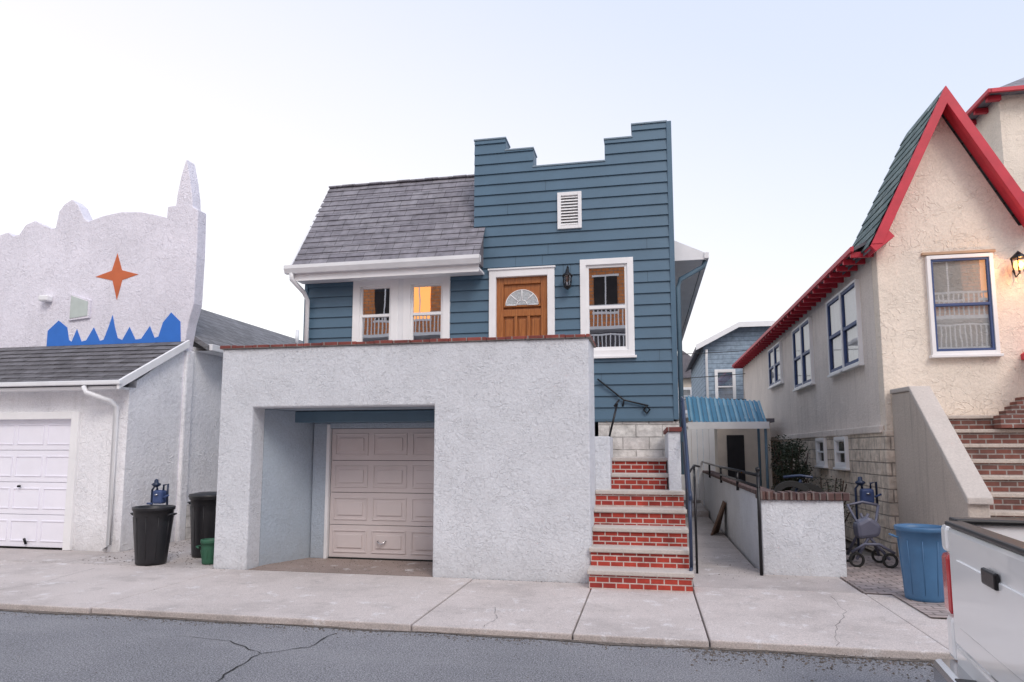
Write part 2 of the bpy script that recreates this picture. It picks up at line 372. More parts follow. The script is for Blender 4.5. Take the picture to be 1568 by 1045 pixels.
# ------------------------------------------------------------------ BLUE HOUSE
H=root('blue_siding_house')
YF=11.1
cols=[(-2.89,-2.33,2.1,7.03),(-2.33,-1.84,2.1,6.80),(-1.84,-.61,2.1,6.46),(-.61,-.15,2.1,6.84),(-.15,.42,2.1,7.06),(-6.0,-2.89,2.1,4.64)]
holes=[(-5.04,-3.38,3.35,4.57),(-.98,-.24,3.2,4.7),(-2.5,-1.55,2.2,4.55),(-1.38,-1.05,5.36,5.92)]
siding(H,'clapboards',YF,cols,holes,.187,2.1,m_side,.028)
sm=[]
for _ in range(22):
    i=random.randint(1,24);z=2.1+.187*i;x=random.uniform(-2.7,.3)
    if any(h[0]-.1<x<h[1]+.1 and h[2]-.2<z<h[3]+.1 for h in holes) or z>6.2: continue
    sm.append([(x,YF-.031,z+.004),(x+.004,YF-.031,z+.004),(x+.004,YF-.02,z+.004),(x,YF-.02,z+.004),(x,YF-.007,z+.184),(x+.004,YF-.007,z+.184),(x+.004,YF-.001,z+.184),(x,YF-.001,z+.184)])
boxes(H,'board_seams',sm,m_seam)
boxes(H,'parapet_core',[(a,b_,YF+.004,YF+.34,5.98,c) for a,b_,_,c in cols[:5]]+[(-2.89,-1.42,YF+.004,YF+.34,4.9,5.98),(-1.0,.42,YF+.004,YF+.34,4.9,5.98),(-1.42,-1.0,YF+.2,YF+.34,4.9,5.98)],m_blued)
boxes(H,'parapet_caps',[(a-.012,b_+.012,YF-.035,YF+.37,c,c+.028) for a,b_,_,c in cols[:5]],plain('cap_flashing',(.20,.27,.33),.4,.05),.004)
box(H,'corner_post',.42,.50,YF-.035,YF+.34,2.08,7.07,m_side,.004)
box(H,'left_corner_post',-6.06,-6.0,YF-.035,YF+.1,2.08,4.62,m_side,.004)
box(H,'starter_trim',-2.89,.42,YF-.03,YF+.01,2.055,2.10,m_blued)
boxes(H,'body_walls',[(.40,.48,YF+.34,22,2.0,4.95),(-6.0,-5.92,YF+.02,22,0,4.7),(-6,.4,21.9,22,0,6),(-5.9,.4,11.7,11.75,2.0,4.9)],m_side)
boxes(H,'foundation_stone',[(-.78,.5,YF-.0,YF+.3,0,2.05),(.42,.5,YF+.3,22,0,2.0)],m_stone)
box(H,'room_ceiling',-5.95,.45,YF+.05,21.9,4.86,4.9,m_room)
courses(H,'front_roof',(-6.12,10.66,4.82),(3.43,0,0),(0,1.39,1.98),15,m_shin,.019)
prism(H,'front_roof_deck',[(10.68,4.72),(12.05,6.78),(13.4,4.9),(13.4,4.8)],'x',-6.08,-2.72,m_bgroof)
boxes(H,'ridge_cap',[(-6.12+.285*i,-6.12+.285*i+.28,11.98,12.12,6.785+.006*(i%2),6.82+.006*(i%2)) for i in range(12)],m_shin,.01)
prism(H,'rake_trim',[(10.62,4.70),(10.62,4.82),(12.05,6.80),(12.05,6.68)],'x',-6.13,-6.09,m_gut)
box(H,'soffit',-6.1,-2.70,10.70,YF-.030,4.60,4.64,m_gut)
box(H,'fascia',-6.1,-2.70,10.68,10.70,4.56,4.78,m_white)
prism(H,'gutter',[(10.56,4.82),(10.56,4.76),(10.60,4.68),(10.678,4.68),(10.678,4.82),(10.668,4.82),(10.668,4.70),(10.605,4.70),(10.575,4.765),(10.575,4.82)],'x',-6.2,-2.66,m_gut)
mesh(H,'gutter_end',[(-2.66,10.56,4.82),(-2.66,10.56,4.76),(-2.66,10.60,4.68),(-2.66,10.68,4.68),(-2.66,10.68,4.82)],[(0,1,2,3,4)],m_gut)
tubes(H,'downspout',[[(-6.08,10.62,4.69),(-6.08,10.64,4.58),(-5.98,10.9,4.4),(-5.96,11.0,4.28),(-5.96,11.0,2.3)]],.04,m_gut)
prism(H,'main_roof',[(1.0,4.88),(-2.75,6.68),(-2.75,6.58),(1.0,4.78)],'y',11.46,22.2,m_bgroof)
prism(H,'main_roof_left',[(-2.75,6.68),(-6.2,4.95),(-6.2,4.85),(-2.75,6.58)],'y',12.1,22.2,m_bgroof)
mesh(H,'side_soffit',[(.5,11.42,4.78),(.98,11.42,4.78),(.98,22.2,4.78),(.5,22.2,4.78)],[(0,1,2,3)],m_gut)
prism(H,'side_rake',[(.5,5.12),(1.02,4.87),(1.02,4.76),(.5,4.76)],'y',11.40,11.44,m_gut)
box(H,'side_gutter',.99,1.07,11.38,22.2,4.77,4.88,m_gut,.01)
tubes(H,'side_downspout',[[(1.02,11.5,4.76),(.98,11.5,4.66),(.60,11.45,4.45),(.56,11.42,4.3),(.56,11.4,1.2)]],.04,m_beam)
boxes(H,'vent_frame',[(-1.42,-1.36,YF-.06,YF+.02,5.32,5.96),(-1.07,-1.01,YF-.06,YF+.02,5.32,5.96),(-1.36,-1.07,YF-.06,YF+.02,5.90,5.96),(-1.36,-1.07,YF-.06,YF+.02,5.32,5.38)],m_white,.004)
sl=[]
for i in range(10):
    z=5.39+i*.052
    sl.append([(-1.36,YF-.045,z),(-1.07,YF-.045,z),(-1.07,YF+.0,z+.04),(-1.36,YF+.0,z+.04),(-1.36,YF-.045,z+.012),(-1.07,YF-.045,z+.012),(-1.07,YF,z+.052),(-1.36,YF,z+.052)])
boxes(H,'vent_louvres',sl,m_white)
window(H,'right_window',(-1.05,YF,0),(1,0,0),(0,-1,0),.88,3.13,4.77,.10,meet=.5,sw=.045)
window(H,'twin_window_l',(-5.11,YF,0),(1,0,0),(0,-1,0),.85,3.3,4.63,.13,meet=.5,sw=.04)
window(H,'twin_window_r',(-4.16,YF,0),(1,0,0),(0,-1,0),.85,3.3,4.63,.13,meet=.5,sw=.04)
box(H,'twin_mullion',-4.26,-4.16,YF-.04,YF,3.3,4.63,m_gut)
D=root('front_door');D.parent=H
boxes(D,'door_casing',[(-2.61,-2.49,YF-.06,YF+.02,2.2,4.66),(-1.60,-1.48,YF-.06,YF+.02,2.2,4.66),(-2.49,-1.60,YF-.06,YF+.02,4.54,4.66),(-2.63,-1.46,YF-.08,YF+.02,4.66,4.69)],m_white,.005)
box(D,'door_slab',-2.49,-1.60,YF+.05,YF+.09,2.22,4.54,m_wood)
rails=[(-2.49,-2.37,2.22,4.54),(-1.72,-1.60,2.22,4.54),(-2.37,-1.72,4.42,4.54),(-2.37,-1.72,3.86,3.98),(-2.37,-1.72,2.22,2.45),(-2.37,-1.72,3.0,3.12),(-2.18,-2.13,2.45,3.86),(-1.96,-1.91,2.45,3.86)]
boxes(D,'door_rails',[(a,b_,YF+.01,YF+.05,c,d) for a,b_,c,d in rails],m_wood,.008)
boxes(D,'door_panels',[(a,b_,YF+.028,YF+.05,c,d) for a,b_ in((-2.34,-2.21),(-2.10,-1.99),(-1.88,-1.75)) for c,d in((2.5,2.95),(3.17,3.81))],m_wood,.008)
fan=[(-2.045+.28*math.cos(a),4.05+.26*math.sin(a)) for a in [math.pi*i/20 for i in range(21)]]
prism(D,'fan_light_frame',[(-2.045+.32*math.cos(a),4.02+.32*math.sin(a)) for a in [math.pi*i/20 for i in range(21)]],'y',YF+.0,YF+.05,m_wood,.004)
prism(D,'fan_light_glass',fan,'y',YF-.006,YF-.001,plain('leaded_glass',(.45,.48,.5),.12,.3,40,80,.004))
T=[]
for k in range(5):
    a=math.pi*k/4;T.append([(-2.045+.09*math.cos(a),YF-.008,4.05+.08*math.sin(a)),(-2.045+.28*math.cos(a),YF-.008,4.05+.26*math.sin(a))])
T.append([(-2.045+.09*math.cos(a),YF-.008,4.05+.08*math.sin(a)) for a in [math.pi*i/10 for i in range(11)]])
T.append([(-2.045+.28*math.cos(a),YF-.008,4.05+.26*math.sin(a)) for a in [math.pi*i/16 for i in range(17)]])
tubes(D,'fan_light_muntins',T,.008,m_white)
lathe(D,'door_knob',[(0,3.2),(.03,3.21),(.035,3.24),(.02,3.27),(0,3.28)],-1.66,YF-.02,m_chr,12)
LN=root('wall_lantern')
x,y=-1.25,YF-.14
lathe(LN,'lantern_cap',[(0,4.62),(.02,4.60),(.035,4.54),(.09,4.49),(.095,4.475),(0,4.475)],x,y,m_blk,8)
tubes(LN,'lantern_cage',[[(x+.075*math.cos(a),y+.075*math.sin(a),4.48),(x+.055*math.cos(a),y+.055*math.sin(a),4.30)] for a in [i*math.pi/3 for i in range(6)]],.008,m_blk,6)
lathe(LN,'lantern_base',[(0,4.31),(.065,4.31),(.065,4.29),(.02,4.25),(0,4.24)],x,y,m_blk,8)
lathe(LN,'lantern_glass',[(.07,4.475),(.05,4.31)],x,y,m_glass2,6)
tubes(LN,'lantern_arm',[[(x,y,4.62),(x,y+.05,4.66),(x,YF-.02,4.6)],[(x,YF-.03,4.66),(x,YF-.03,4.40)]],.012,m_blk,6)

# ---- front garage with deck
G=root('stucco_garage');G.parent=H
prism(G,'front_wall',[(-5.82,-.05),(-5.32,-.05),(-5.32,2.18),(-2.71,2.18),(-2.71,-.05),(-.70,-.05),(-.70,3.0),(-5.82,3.0)],'y',8.4,8.72,m_stW,.018)
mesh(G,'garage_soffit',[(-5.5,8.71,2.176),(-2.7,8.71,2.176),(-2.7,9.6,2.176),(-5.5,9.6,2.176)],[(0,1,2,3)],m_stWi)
boxes(G,'side_walls',[(-5.82,-5.4,8.72,11.0,-.05,3.0),(-.98,-.70,8.72,9.25,-.05,3.0),(-2.71,-2.4,8.72,9.5,-.05,2.2)],m_stW,0)
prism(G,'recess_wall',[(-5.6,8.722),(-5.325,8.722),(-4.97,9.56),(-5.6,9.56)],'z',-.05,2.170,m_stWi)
boxes(G,'brick_coping',[(-5.85+.256*i,-5.85+.256*i+.25,8.37+random.uniform(-.006,.006),8.75,3.0,3.045+random.uniform(-.006,.006)) for i in range(20)]+[(-.73,-.67,8.37,8.75,3.0,3.045),(-5.85,-5.27,8.75,11.0,3.0,3.045),(-1.01,-.67,8.75,9.28,3.0,3.045)],m_redcap,.006)
box(G,'deck_floor',-5.3,-1.3,8.72,11.08,2.19,2.25,m_walk2)
boxes(G,'deck_steps',[(-1.3,-1.0,9.25,11.0,1.4,2.0),(-1.0,-.72,9.25,11.0,1.4,1.75)],m_tread,.01)
box(G,'lintel_beam',-5.2,-2.7,9.2,9.5,2.00,2.165,m_beam,.01)
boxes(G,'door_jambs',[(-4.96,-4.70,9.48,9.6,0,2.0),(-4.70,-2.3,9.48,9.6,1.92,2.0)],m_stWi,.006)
boxes(G,'door_stop',[(-4.74,-4.69,9.46,9.60,0,1.98)],m_gut,.004)
door=[];panels=[]
for i in range(4):
    z=.02+i*.475
    door.append((-4.68,-2.2,9.52,9.56,z,z+.468))
    for j in range(4):
        xx=-4.62+j*.61
        panels+= [(xx,xx+.53,9.508,9.52,z+.07,z+.09),(xx,xx+.53,9.508,9.52,z+.38,z+.40),(xx,xx+.02,9.508,9.52,z+.09,z+.38),(xx+.51,xx+.53,9.508,9.52,z+.09,z+.38),(xx+.07,xx+.46,9.505,9.52,z+.14,z+.33)]
boxes(G,'garage_door_sections',door,m_gdoor,.004)
boxes(G,'garage_door_panels',panels,m_gdoor,.004)
box(G,'door_backing',-4.9,-2.2,9.57,9.6,0,2.1,m_dark)
box(G,'door_bottom_seal',-4.68,-2.2,9.50,9.53,0,.02,m_rub)
tubes(G,'garage_door_handle',[[(-3.9,9.5,.27),(-3.9,9.47,.27),(-3.84,9.46,.22),(-3.78,9.47,.27),(-3.78,9.5,.27)]],.01,m_chr)

# ---- stoop
ST=root('brick_stoop')
tr=.28;ri=.213
risers=[];treads=[]
for k in range(1,8):
    yk=8.05+tr*(k-1);z=ri*k
    xa,xb=(-.70,.47) if k<=5 else (-.5,.27)
    if k==1: xb=.49;
    risers.append((xa,xb-.02,yk+.03,yk+.03+tr+.05,z-ri-.02,z-.055))
    jt=random.uniform(-.004,.004)
    treads.append((xa-.02 if k<3 else xa,xb,yk+jt,yk+tr+(.06 if k<7 else 1.3),z-.055,z))
boxes(ST,'brick_risers',risers,m_brick)
boxes(ST,'treads',treads,m_tread,.012)
boxes(ST,'cheek_walls',[(-.71,-.5,9.255,10.1,0,1.78),(.27,.43,9.25,11.0,0,1.84)],m_stW,.012)
box(ST,'cheek_cap',.25,.45,9.22,11.0,1.84,1.90,m_redcap,.008)
box(ST,'stoop_core',-.66,.40,8.6,11.05,-.05,.15,m_stW)
mesh(ST,'stoop_side',[(.44,8.3,0),(.44,11,0),(.44,11,1.0),(.44,9.3,1.0)],[(0,1,2,3)],m_stW)

HR=root('stair_handrail')
tubes(HR,'rails',[[(.50,10.1,2.35),(.50,9.8,2.3),(.47,8.25,1.12),(.47,8.12,1.10),(.47,8.10,1.02)]],.024,m_navy)
tubes(HR,'posts',[[(.47,8.25,.22),(.47,8.25,1.12)],[(.48,8.95,.85),(.48,8.95,1.65)],[(.49,9.75,1.9),(.49,9.75,2.28)],[(.46,8.2,.0),(.46,8.2,.25)]],.020,m_navy)
tubes(HR,'lower_rail',[[(.48,9.7,1.7),(.47,8.25,.55)]],.012,m_blk)
tubes(HR,'wall_rail',[[(-.78,YF-.06,2.75),(-.36,YF-.06,2.40),(0,YF-.06,2.31),(.02,YF-.02,2.31)],[(-.36,YF-.06,2.40),(-.38,YF-.02,2.3)],[(-.05,YF-.06,2.24),(.0,YF-.06,2.18),(.05,YF-.06,2.24),(.0,YF-.06,2.3),(-.05,YF-.06,2.24)]],.014,m_blk)
tubes(HR,'inner_post',[[(-.43,10.15,2.28),(-.55,10.05,1.78)],[(-.40,10.15,2.34),(-.47,10.1,2.24)]],.016,m_blk)

GT=root('iron_gate')
T=[[(.64,9.95,0),(.64,9.95,1.38)],[(.60,9.3,0),(.60,9.3,1.22)],[(.64,9.95,1.3),(.60,9.3,1.18)],[(.64,9.95,.25),(.60,9.3,.22)],[(.56,9.6,1.3),(.64,9.95,1.38),(.72,10.1,1.36)]]
for i in range(1,6):
    t=i/6;T.append([(.64-.04*t,9.95-.65*t,.24),(.64-.04*t,9.95-.65*t,1.3-.12*t)])
tubes(GT,'gate_bars',T,.016,m_blk,6)
LWL=root('stucco_garden_wall')
boxes(LWL,'wall',[(1.44,2.44,9.4,9.62,-.05,.95),(1.44,1.62,9.62,19,-.05,1.0)],m_stW,.01)
caps=[]
x=1.41
while x<2.44:
    w=random.uniform(.085,.1);caps.append((x,x+w-.008,9.36+random.uniform(-.01,.01),9.66,.952,1.05+random.uniform(-.012,.015)));x+=w
y=9.68
while y<19:
    caps.append((1.41,1.66,y,y+.19,1.0,1.055));y+=.2
boxes(LWL,'brick_coping',caps,m_capd,.008)
RL=root('path_railing')
T=[[(1.40,9.3,1.27),(1.41,14,1.26),(1.41,19,1.28)],[(1.40,9.32,0),(1.40,9.32,1.33)],[(1.40,9.3,1.12),(1.41,14,1.11)]]
for y in(11.5,14,16.5,19):T.append([(1.41,y,.95),(1.41,y,1.27)])
tubes(RL,'rails',T,.022,m_blk)
lathe(RL,'post_finial',[(0,1.38),(.03,1.36),(.03,1.33),(0,1.31)],1.40,9.32,m_blk,10)
pl=root('leaning_plank')
mesh(pl,'plank',[(1.12,13.4,0),(1.30,13.9,.0),(1.42,13.9,.62),(1.40,13.4,.62),(1.15,13.4,0),(1.33,13.9,.0),(1.438,13.9,.60),(1.43,13.4,.60)],BF,m_wd,.004)

# ------------------------------------------------------------------ LEFT HOUSE
LH=root('castle_stucco_house')
prof=[(-16,0),(-16,5.6),(-15.2,6.1),(-14.4,5.7),(-13.6,5.9),(-13.0,5.78),(-12.5,5.80),(-12.25,5.86),(-12.12,5.77),(-11.98,5.80),(-11.85,5.98),(-11.64,6.05),(-11.45,5.96),(-11.22,5.86),(-11.15,5.88),(-11.10,6.20),(-10.98,6.34),(-10.82,6.42),(-10.68,6.30),(-10.52,6.02),(-10.42,5.95),(-10.1,6.04),(-9.7,6.09),(-9.28,6.06),(-8.95,5.98),(-8.71,5.91),(-8.70,6.12),(-8.53,6.13),(-8.51,6.35),(-8.45,6.70),(-8.36,7.02),(-8.26,6.62),(-8.20,6.30),(-8.18,6.08),(-8.06,6.02),(-8.04,5.2),(-8.05,4.25),(-8.14,3.9),(-8.20,3.5),(-8.20,0)]
prism(LH,'star_wall',prof,'y',10.7,10.95,m_stL,.015)
S=[(-9.72,5.28),(-9.60,4.95),(-9.24,4.85),(-9.58,4.76),(-9.67,4.38),(-9.79,4.76),(-10.17,4.85),(-9.82,4.95)]
prism(LH,'painted_star',S,'y',10.694,10.70,m_orange)
MU=[(-11.15,3.4),(-11.15,3.85),(-10.92,4.04),(-10.72,3.90),(-10.66,3.66),(-10.60,3.62),(-10.50,3.86),(-10.38,3.62),(-10.28,3.64),(-10.13,3.88),(-9.98,3.62),(-9.90,3.64),(-9.82,3.85),(-9.74,4.10),(-9.67,3.85),(-9.60,3.66),(-9.50,3.62),(-9.36,3.86),(-9.22,3.62),(-9.10,3.63),(-8.93,3.86),(-8.82,3.64),(-8.74,3.66),(-8.66,3.92),(-8.50,4.10),(-8.30,3.92),(-8.26,3.4)]
prism(LH,'painted_mountains',MU,'y',10.694,10.70,m_blue)
WM=[(-10.68,4.55),(-10.22,4.40),(-10.22,4.06),(-10.68,4.02)]
prism(LH,'small_window_frame',WM,'y',10.66,10.70,m_stL,.006)
prism(LH,'small_window_glass',[(-10.64,4.50),(-10.26,4.37),(-10.26,4.10),(-10.64,4.06)],'y',10.652,10.66,plain('pale_green_glass',(.50,.56,.53),.15,.1,bd=0))
box(LH,'wall_lamp_box',-11.28,-11.08,10.55,10.7,4.40,4.52,m_white,.03)
boxes(LH,'garage_front',[(-9.10,-8.2,9.45,9.6,-.05,2.6),(-11.7,-9.10,9.45,9.6,2.16,2.6),(-16,-11.7,9.45,9.6,-.05,2.6)],m_stLb)
prism(LH,'side_wall',[(9.6,-.05),(10.7,-.05),(10.7,3.45),(9.6,2.72)],'x',-8.35,-8.2,m_stLb)
boxes(LH,'side_wall_rear',[(-8.42,-8.22,10.95,22,-.05,3.5)],m_stLb)
box(LH,'side_foundation',-8.3,-8.17,10.97,14,-.05,.62,m_stone,.02)
box(LH,'side_pilaster',-8.3,-8.14,10.72,10.93,-.05,3.4,m_stLb,.03)
courses(LH,'garage_roof',(-16,9.18,2.68),(7.85,0,0),(0,1.5,.86),9,m_shinD,.018)
prism(LH,'garage_roof_deck',[(9.2,2.60),(10.7,3.46),(10.7,3.52),(9.2,2.67)],'x',-16,-8.16,m_bgroof)
prism(LH,'garage_rake',[(9.12,2.55),(9.12,2.68),(10.72,3.58),(10.72,3.45)],'x',-8.15,-8.10,m_white)
box(LH,'garage_soffit',-16,-8.2,9.16,9.46,2.56,2.60,m_white)
box(LH,'garage_gutter',-16,-8.08,9.09,9.16,2.62,2.69,m_gut,.012)
tubes(LH,'downspout',[[(-8.75,9.12,2.60),(-8.70,9.12,2.50),(-8.40,9.3,2.38),(-8.36,9.38,2.28),(-8.36,9.40,.12),(-8.34,9.3,.04)]],.04,m_gut)
sec=[];pan=[]
for i in range(4):
    z=.02+i*.525;sec.append((-11.6,-9.22,9.50,9.54,z,z+.518))
    for j in range(4):
        xx=-11.52+j*.59
        pan+=[(xx,xx+.52,9.488,9.5,z+.09,z+.105),(xx,xx+.52,9.488,9.5,z+.41,z+.425),(xx,xx+.015,9.488,9.5,z+.105,z+.41),(xx+.505,xx+.52,9.488,9.5,z+.105,z+.41)]
boxes(LH,'garage_door_sections',sec,m_wdoor,.004);boxes(LH,'garage_door_panels',pan,m_wdoor,.003)
boxes(LH,'garage_door_frame',[(-9.22,-9.08,9.40,9.55,0,2.22),(-11.7,-9.22,9.40,9.55,2.10,2.22)],m_white,.008)
tubes(LH,'garage_door_handle',[[(-10.0,9.48,.07),(-10.0,9.44,.16)],[(-10.2,9.48,1.0),(-10.2,9.44,1.0)]],.02,m_blk)
prism(LH,'rear_roof',[(-7.9,3.52),(-10.0,4.82),(-12.1,3.52),(-12.1,3.42),(-10,4.72),(-7.9,3.42)],'y',10.95,22,m_shinY)
box(LH,'rear_gutter',-7.94,-7.84,11.0,22,3.42,3.54,m_gut,.01)
mesh(LH,'rear_soffit',[(-8.2,11.0,3.42),(-7.9,11.0,3.42),(-7.9,22,3.42),(-8.2,22,3.42)],[(0,1,2,3)],m_gut)
tubes(LH,'roof_vent_pipe',[[(-9.6,17.2,4.5),(-9.6,17.2,4.95)]],.05,m_gut)
window(LH,'side_window',(-8.22,12.2,0),(0,1,0),(1,0,0),.8,1.9,3.0,.08,back=-.01,glassd=.03,fd=.06)

# ------------------------------------------------------------------ RIGHT HOUSE
RH=root('cream_gable_house')
XR=3.6;YR=11.3
prism(RH,'gable_front',[(XR,1.9),(9,1.9),(9,5.0),(5.62,5.0),(4.62,6.95),(XR,4.98)],'y',YR,YR+.25,m_stR,.01)
box(RH,'front_foundation',XR-.03,9,YR-.03,YR+.25,-.05,1.9,m_stoneR,.02)
box(RH,'side_wall',XR,XR+.2,YR+.25,26.5,1.9,4.85,m_stRs)
box(RH,'side_foundation',XR-.04,XR+.2,YR+.2,26.5,-.05,1.88,m_stoneR,.02)
box(RH,'water_table',XR-.07,XR,YR+.1,26.5,1.86,1.98,m_stRs,.015)
box(RH,'rear_wall',XR,9,26.4,26.6,0,4.9,m_stRs)
def slab(parent,name,a,b_,y0,y1,t,mat):
    return prism(parent,name,[a,b_,(b_[0],b_[1]-t),(a[0],a[1]-t)],'y',y0,y1,mat)
courses(RH,'gable_roof_left',(3.42,12.6,4.72),(0,-1.58,0),(1.2,0,2.44),12,m_shinG,.02)
slab(RH,'gable_deck_left',(3.44,4.72),(4.62,7.12),11.05,12.58,.06,m_bgroof)
slab(RH,'gable_deck_right',(4.62,7.12),(5.78,4.95),11.02,12.6,.06,m_shinG)
def rake(name,a,b_,w,y0,y1,mat):
    a=Vector(a);b_=Vector(b_);d=(b_-a).normalized();n=Vector((d.y,-d.x))
    if n.y>0:n=-n
    prism(RH,name,[tuple(a),tuple(b_),tuple(b_+n*w),tuple(a+n*w)],'y',y0,y1,mat,.006)
prism(RH,'rake_boards',[(3.44,4.74),(4.62,7.18),(5.80,4.92),(5.67,4.86),(4.62,6.89),(3.60,4.74)],'y',10.96,11.04,m_red,.006)
rake('rake_return_l',(3.42,4.72),(3.70,4.94),.12,10.97,11.29,m_red)
mesh(RH,'rake_soffit',[(3.5,11.04,4.75),(4.62,11.04,7.02),(4.62,11.3,7.02),(3.5,11.3,4.75)],[(0,1,2,3)],m_red)
mesh(RH,'rake_soffit_r',[(5.74,11.04,4.85),(4.62,11.04,7.02),(4.62,11.3,7.02),(5.74,11.3,4.85)],[(0,1,2,3)],m_red)
slab(RH,'eave_roof',(3.28,4.80),(5.9,6.2),12.4,26.8,.05,m_bgroof)
slab(RH,'eave_roof_front',(3.28,4.80),(3.9,5.12),11.35,12.4,.05,m_bgroof)
tails=[]
y=11.4
while y<26.6:
    tails.append((3.26,3.6,y,y+.06,4.66,4.75));y+=.42
boxes(RH,'rafter_tails',tails,m_red,.006)
prism(RH,'eave_edge',[(3.23,4.73),(3.23,4.81),(3.28,4.82),(3.28,4.73)],'y',11.3,26.8,m_red,.005)
prism(RH,'far_roof_right',[(5.9,6.2),(9,4.8),(9,4.7),(5.9,6.1)],'y',12.6,26.8,m_bgroof)
window(RH,'front_window',(4.29,YR,0),(1,0,0),(0,-1,0),.92,3.03,4.58,.055,mat=m_white,sash=m_frameB,back=-.02,glassd=.035,fd=.07,blind=1.0,bm_=m_scr,sw=.035,glass=m_glass2)
box(RH,'window_head',4.24,5.26,YR-.05,YR,4.60,4.64,plain('wood_head',(.5,.33,.22),.7,.1),.004)
for i,(y0,y1,z0,z1) in enumerate([(12.2,14.15,3.05,4.5),(15.6,17.4,3.05,4.5),(19.0,20.8,3.4,4.5)]):
    hw=(y1-y0)/2
    window(RH,'side_window_%da'%i,(XR,y0,0),(0,1,0),(-1,0,0),hw,z0,z1,.04,mat=m_white,sash=m_frameB,back=-.005,glassd=.04,fd=.07,sw=.05,blind=1.0,bm_=m_scr,glass=m_glass2)
    window(RH,'side_window_%db'%i,(XR,y0+hw+.001,0),(0,1,0),(-1,0,0),hw,z0,z1,.04,mat=m_white,sash=m_frameB,back=-.005,glassd=.04,fd=.07,sw=.05,glass=m_glass2)
for i,(y0,y1) in enumerate([(13.2,13.95),(14.7,15.4)]):
    window(RH,'basement_window_%d'%i,(XR-.04,y0,0),(0,1,0),(-1,0,0),y1-y0,1.27,1.84,.06,back=-.005,glassd=.03,fd=.06,sw=.03)
LP=root('lit_porch_lantern')
lx,ly=5.49,11.12
lathe(LP,'cap',[(0,4.56),(.03,4.53),(.11,4.45),(.11,4.44),(0,4.44)],lx,ly,m_blk,8)
lathe(LP,'bulb_globe',[(0,4.42),(.05,4.40),(.07,4.34),(.05,4.28),(0,4.26)],lx,ly,emis('warm_bulb',(1,.36,.08),7),12)
tubes(LP,'cage',[[(lx+.10*math.cos(a),ly+.10*math.sin(a),4.45),(lx+.07*math.cos(a),ly+.07*math.sin(a),4.22)] for a in [i*math.pi/3 for i in range(6)]]+[[(lx,ly,4.22),(lx,ly+.1,4.18),(lx,YR,4.3)]],.01,m_blk,6)
pl_=bpy.data.lights.new('porch_bulb','POINT');pl_.energy=26;pl_.color=(1,.5,.2);pl_.shadow_soft_size=.06
po=bpy.data.objects.new('porch_bulb',pl_);COL.objects.link(po);po.location=(lx,ly-.09,4.33);po.parent=LP
prism(RH,'door_awning',[(5.5,3.02),(5.62,3.10),(7.2,3.10),(7.2,2.95),(5.5,2.93)],'y',10.6,11.3,m_red,.01)
prism(RH,'tower_wall',[(6.8,0),(12,0),(12,8.4),(6.8,8.4)],'y',14.0,19,m_stR)
mesh(RH,'tower_roof',[(6.55,13.75,8.4),(12.2,13.75,8.4),(12.2,19.2,8.4),(6.55,19.2,8.4),(9.4,16.5,10.3)],[(0,1,4),(1,2,4),(2,3,4),(3,0,4),(0,1,2,3)],m_shin)
boxes(RH,'tower_fascia',[(6.53,12.2,13.70,13.76,8.35,8.43),(6.49,6.55,13.70,19.2,8.35,8.43)],m_red,.005)
boxes(RH,'tower_rafter_tails',[(6.56,6.8,13.9+i*.5,13.98+i*.5,8.28,8.38) for i in range(10)],m_red)

CW=root('concrete_stair_wall')
prism(CW,'wall',[(8.95,-.05),(8.95,.98),(10.5,2.43),(11.26,2.45),(11.26,-.05)],'x',3.68,3.92,m_conc,.02)
prism(CW,'cap',[(8.90,.96),(8.90,1.04),(10.48,2.50),(11.26,2.52),(11.26,2.45),(10.5,2.43),(8.95,.98)],'x',3.66,3.94,m_tread,.015)
RS=root('brick_entry_steps')
rs=[];ts=[]
for k in range(1,11):
    yk=8.7+.25*(k-1);z=.21*k
    rs.append((3.92,6.5,yk+.02,yk+.4,z-.21,z-.05));ts.append((3.92,6.5,yk-.01,yk+.32,z-.05,z))
boxes(RS,'risers',rs,m_brickd);boxes(RS,'treads',ts,m_conc,.008)
br_=[]
for i in range(5): br_.append((4.85+.12*i,6.5,10.6+.1*i,10.8+.1*i,1.9,2.08+.07*i))
boxes(RS,'brick_pier',br_,m_brickd,.006)

# ------------------------------------------------------------------ alley background
AW=root('metal_awning')
# corrugated sloping canopy, ribs running down the slope
n=34;vs=[];fs=[];vs2=[];fs2=[]
for i in range(n):
    xa=.9+1.65*i/n;xb=.9+1.65*(i+1)/n;h=.025 if i%2 else 0
    def zt(x): return 2.84-.14*(x-.9)/1.65
    A=vs2 if i%4==1 else vs;Fz=fs2 if i%4==1 else fs;k=len(A)
    A+=[(xa,15.3,zt(xa)-.62+h),(xb,15.3,zt(xb)-.62+h),(xb,16.3,zt(xb)+h),(xa,16.3,zt(xa)+h)]
    Fz.append((k,k+1,k+2,k+3))
mesh(AW,'canopy_dark',vs,fs,m_aw);mesh(AW,'canopy_light',vs2,fs2,m_aw2)
boxes(AW,'edge',[(.88,2.57,15.27,15.31,2.05,2.2)],m_gut)
tubes(AW,'posts',[[(2.5,15.35,0),(2.5,15.35,2.15)],[(2.5,16.3,0),(2.5,16.3,2.6)]],.03,m_beam)
F=root('white_vinyl_fence')
boxes(F,'pickets',[(.55+.15*i,.55+.15*i+.14,18.6,18.63,.28,2.25) for i in range(8)],m_white,.004)
box(F,'rail',.55,1.75,18.56,18.62,2.2,2.3,m_white,.006)
SH=root('garden_shed')
boxes(SH,'wall',[(1.9,3.3,19.5,22,0,2.35)],m_sand);box(SH,'door',2.15,2.6,19.46,19.5,.2,2.0,m_dark)
box(SH,'roof',1.8,3.4,19.4,22,2.35,2.45,m_bgroof)
B1=root('blue_grey_house')
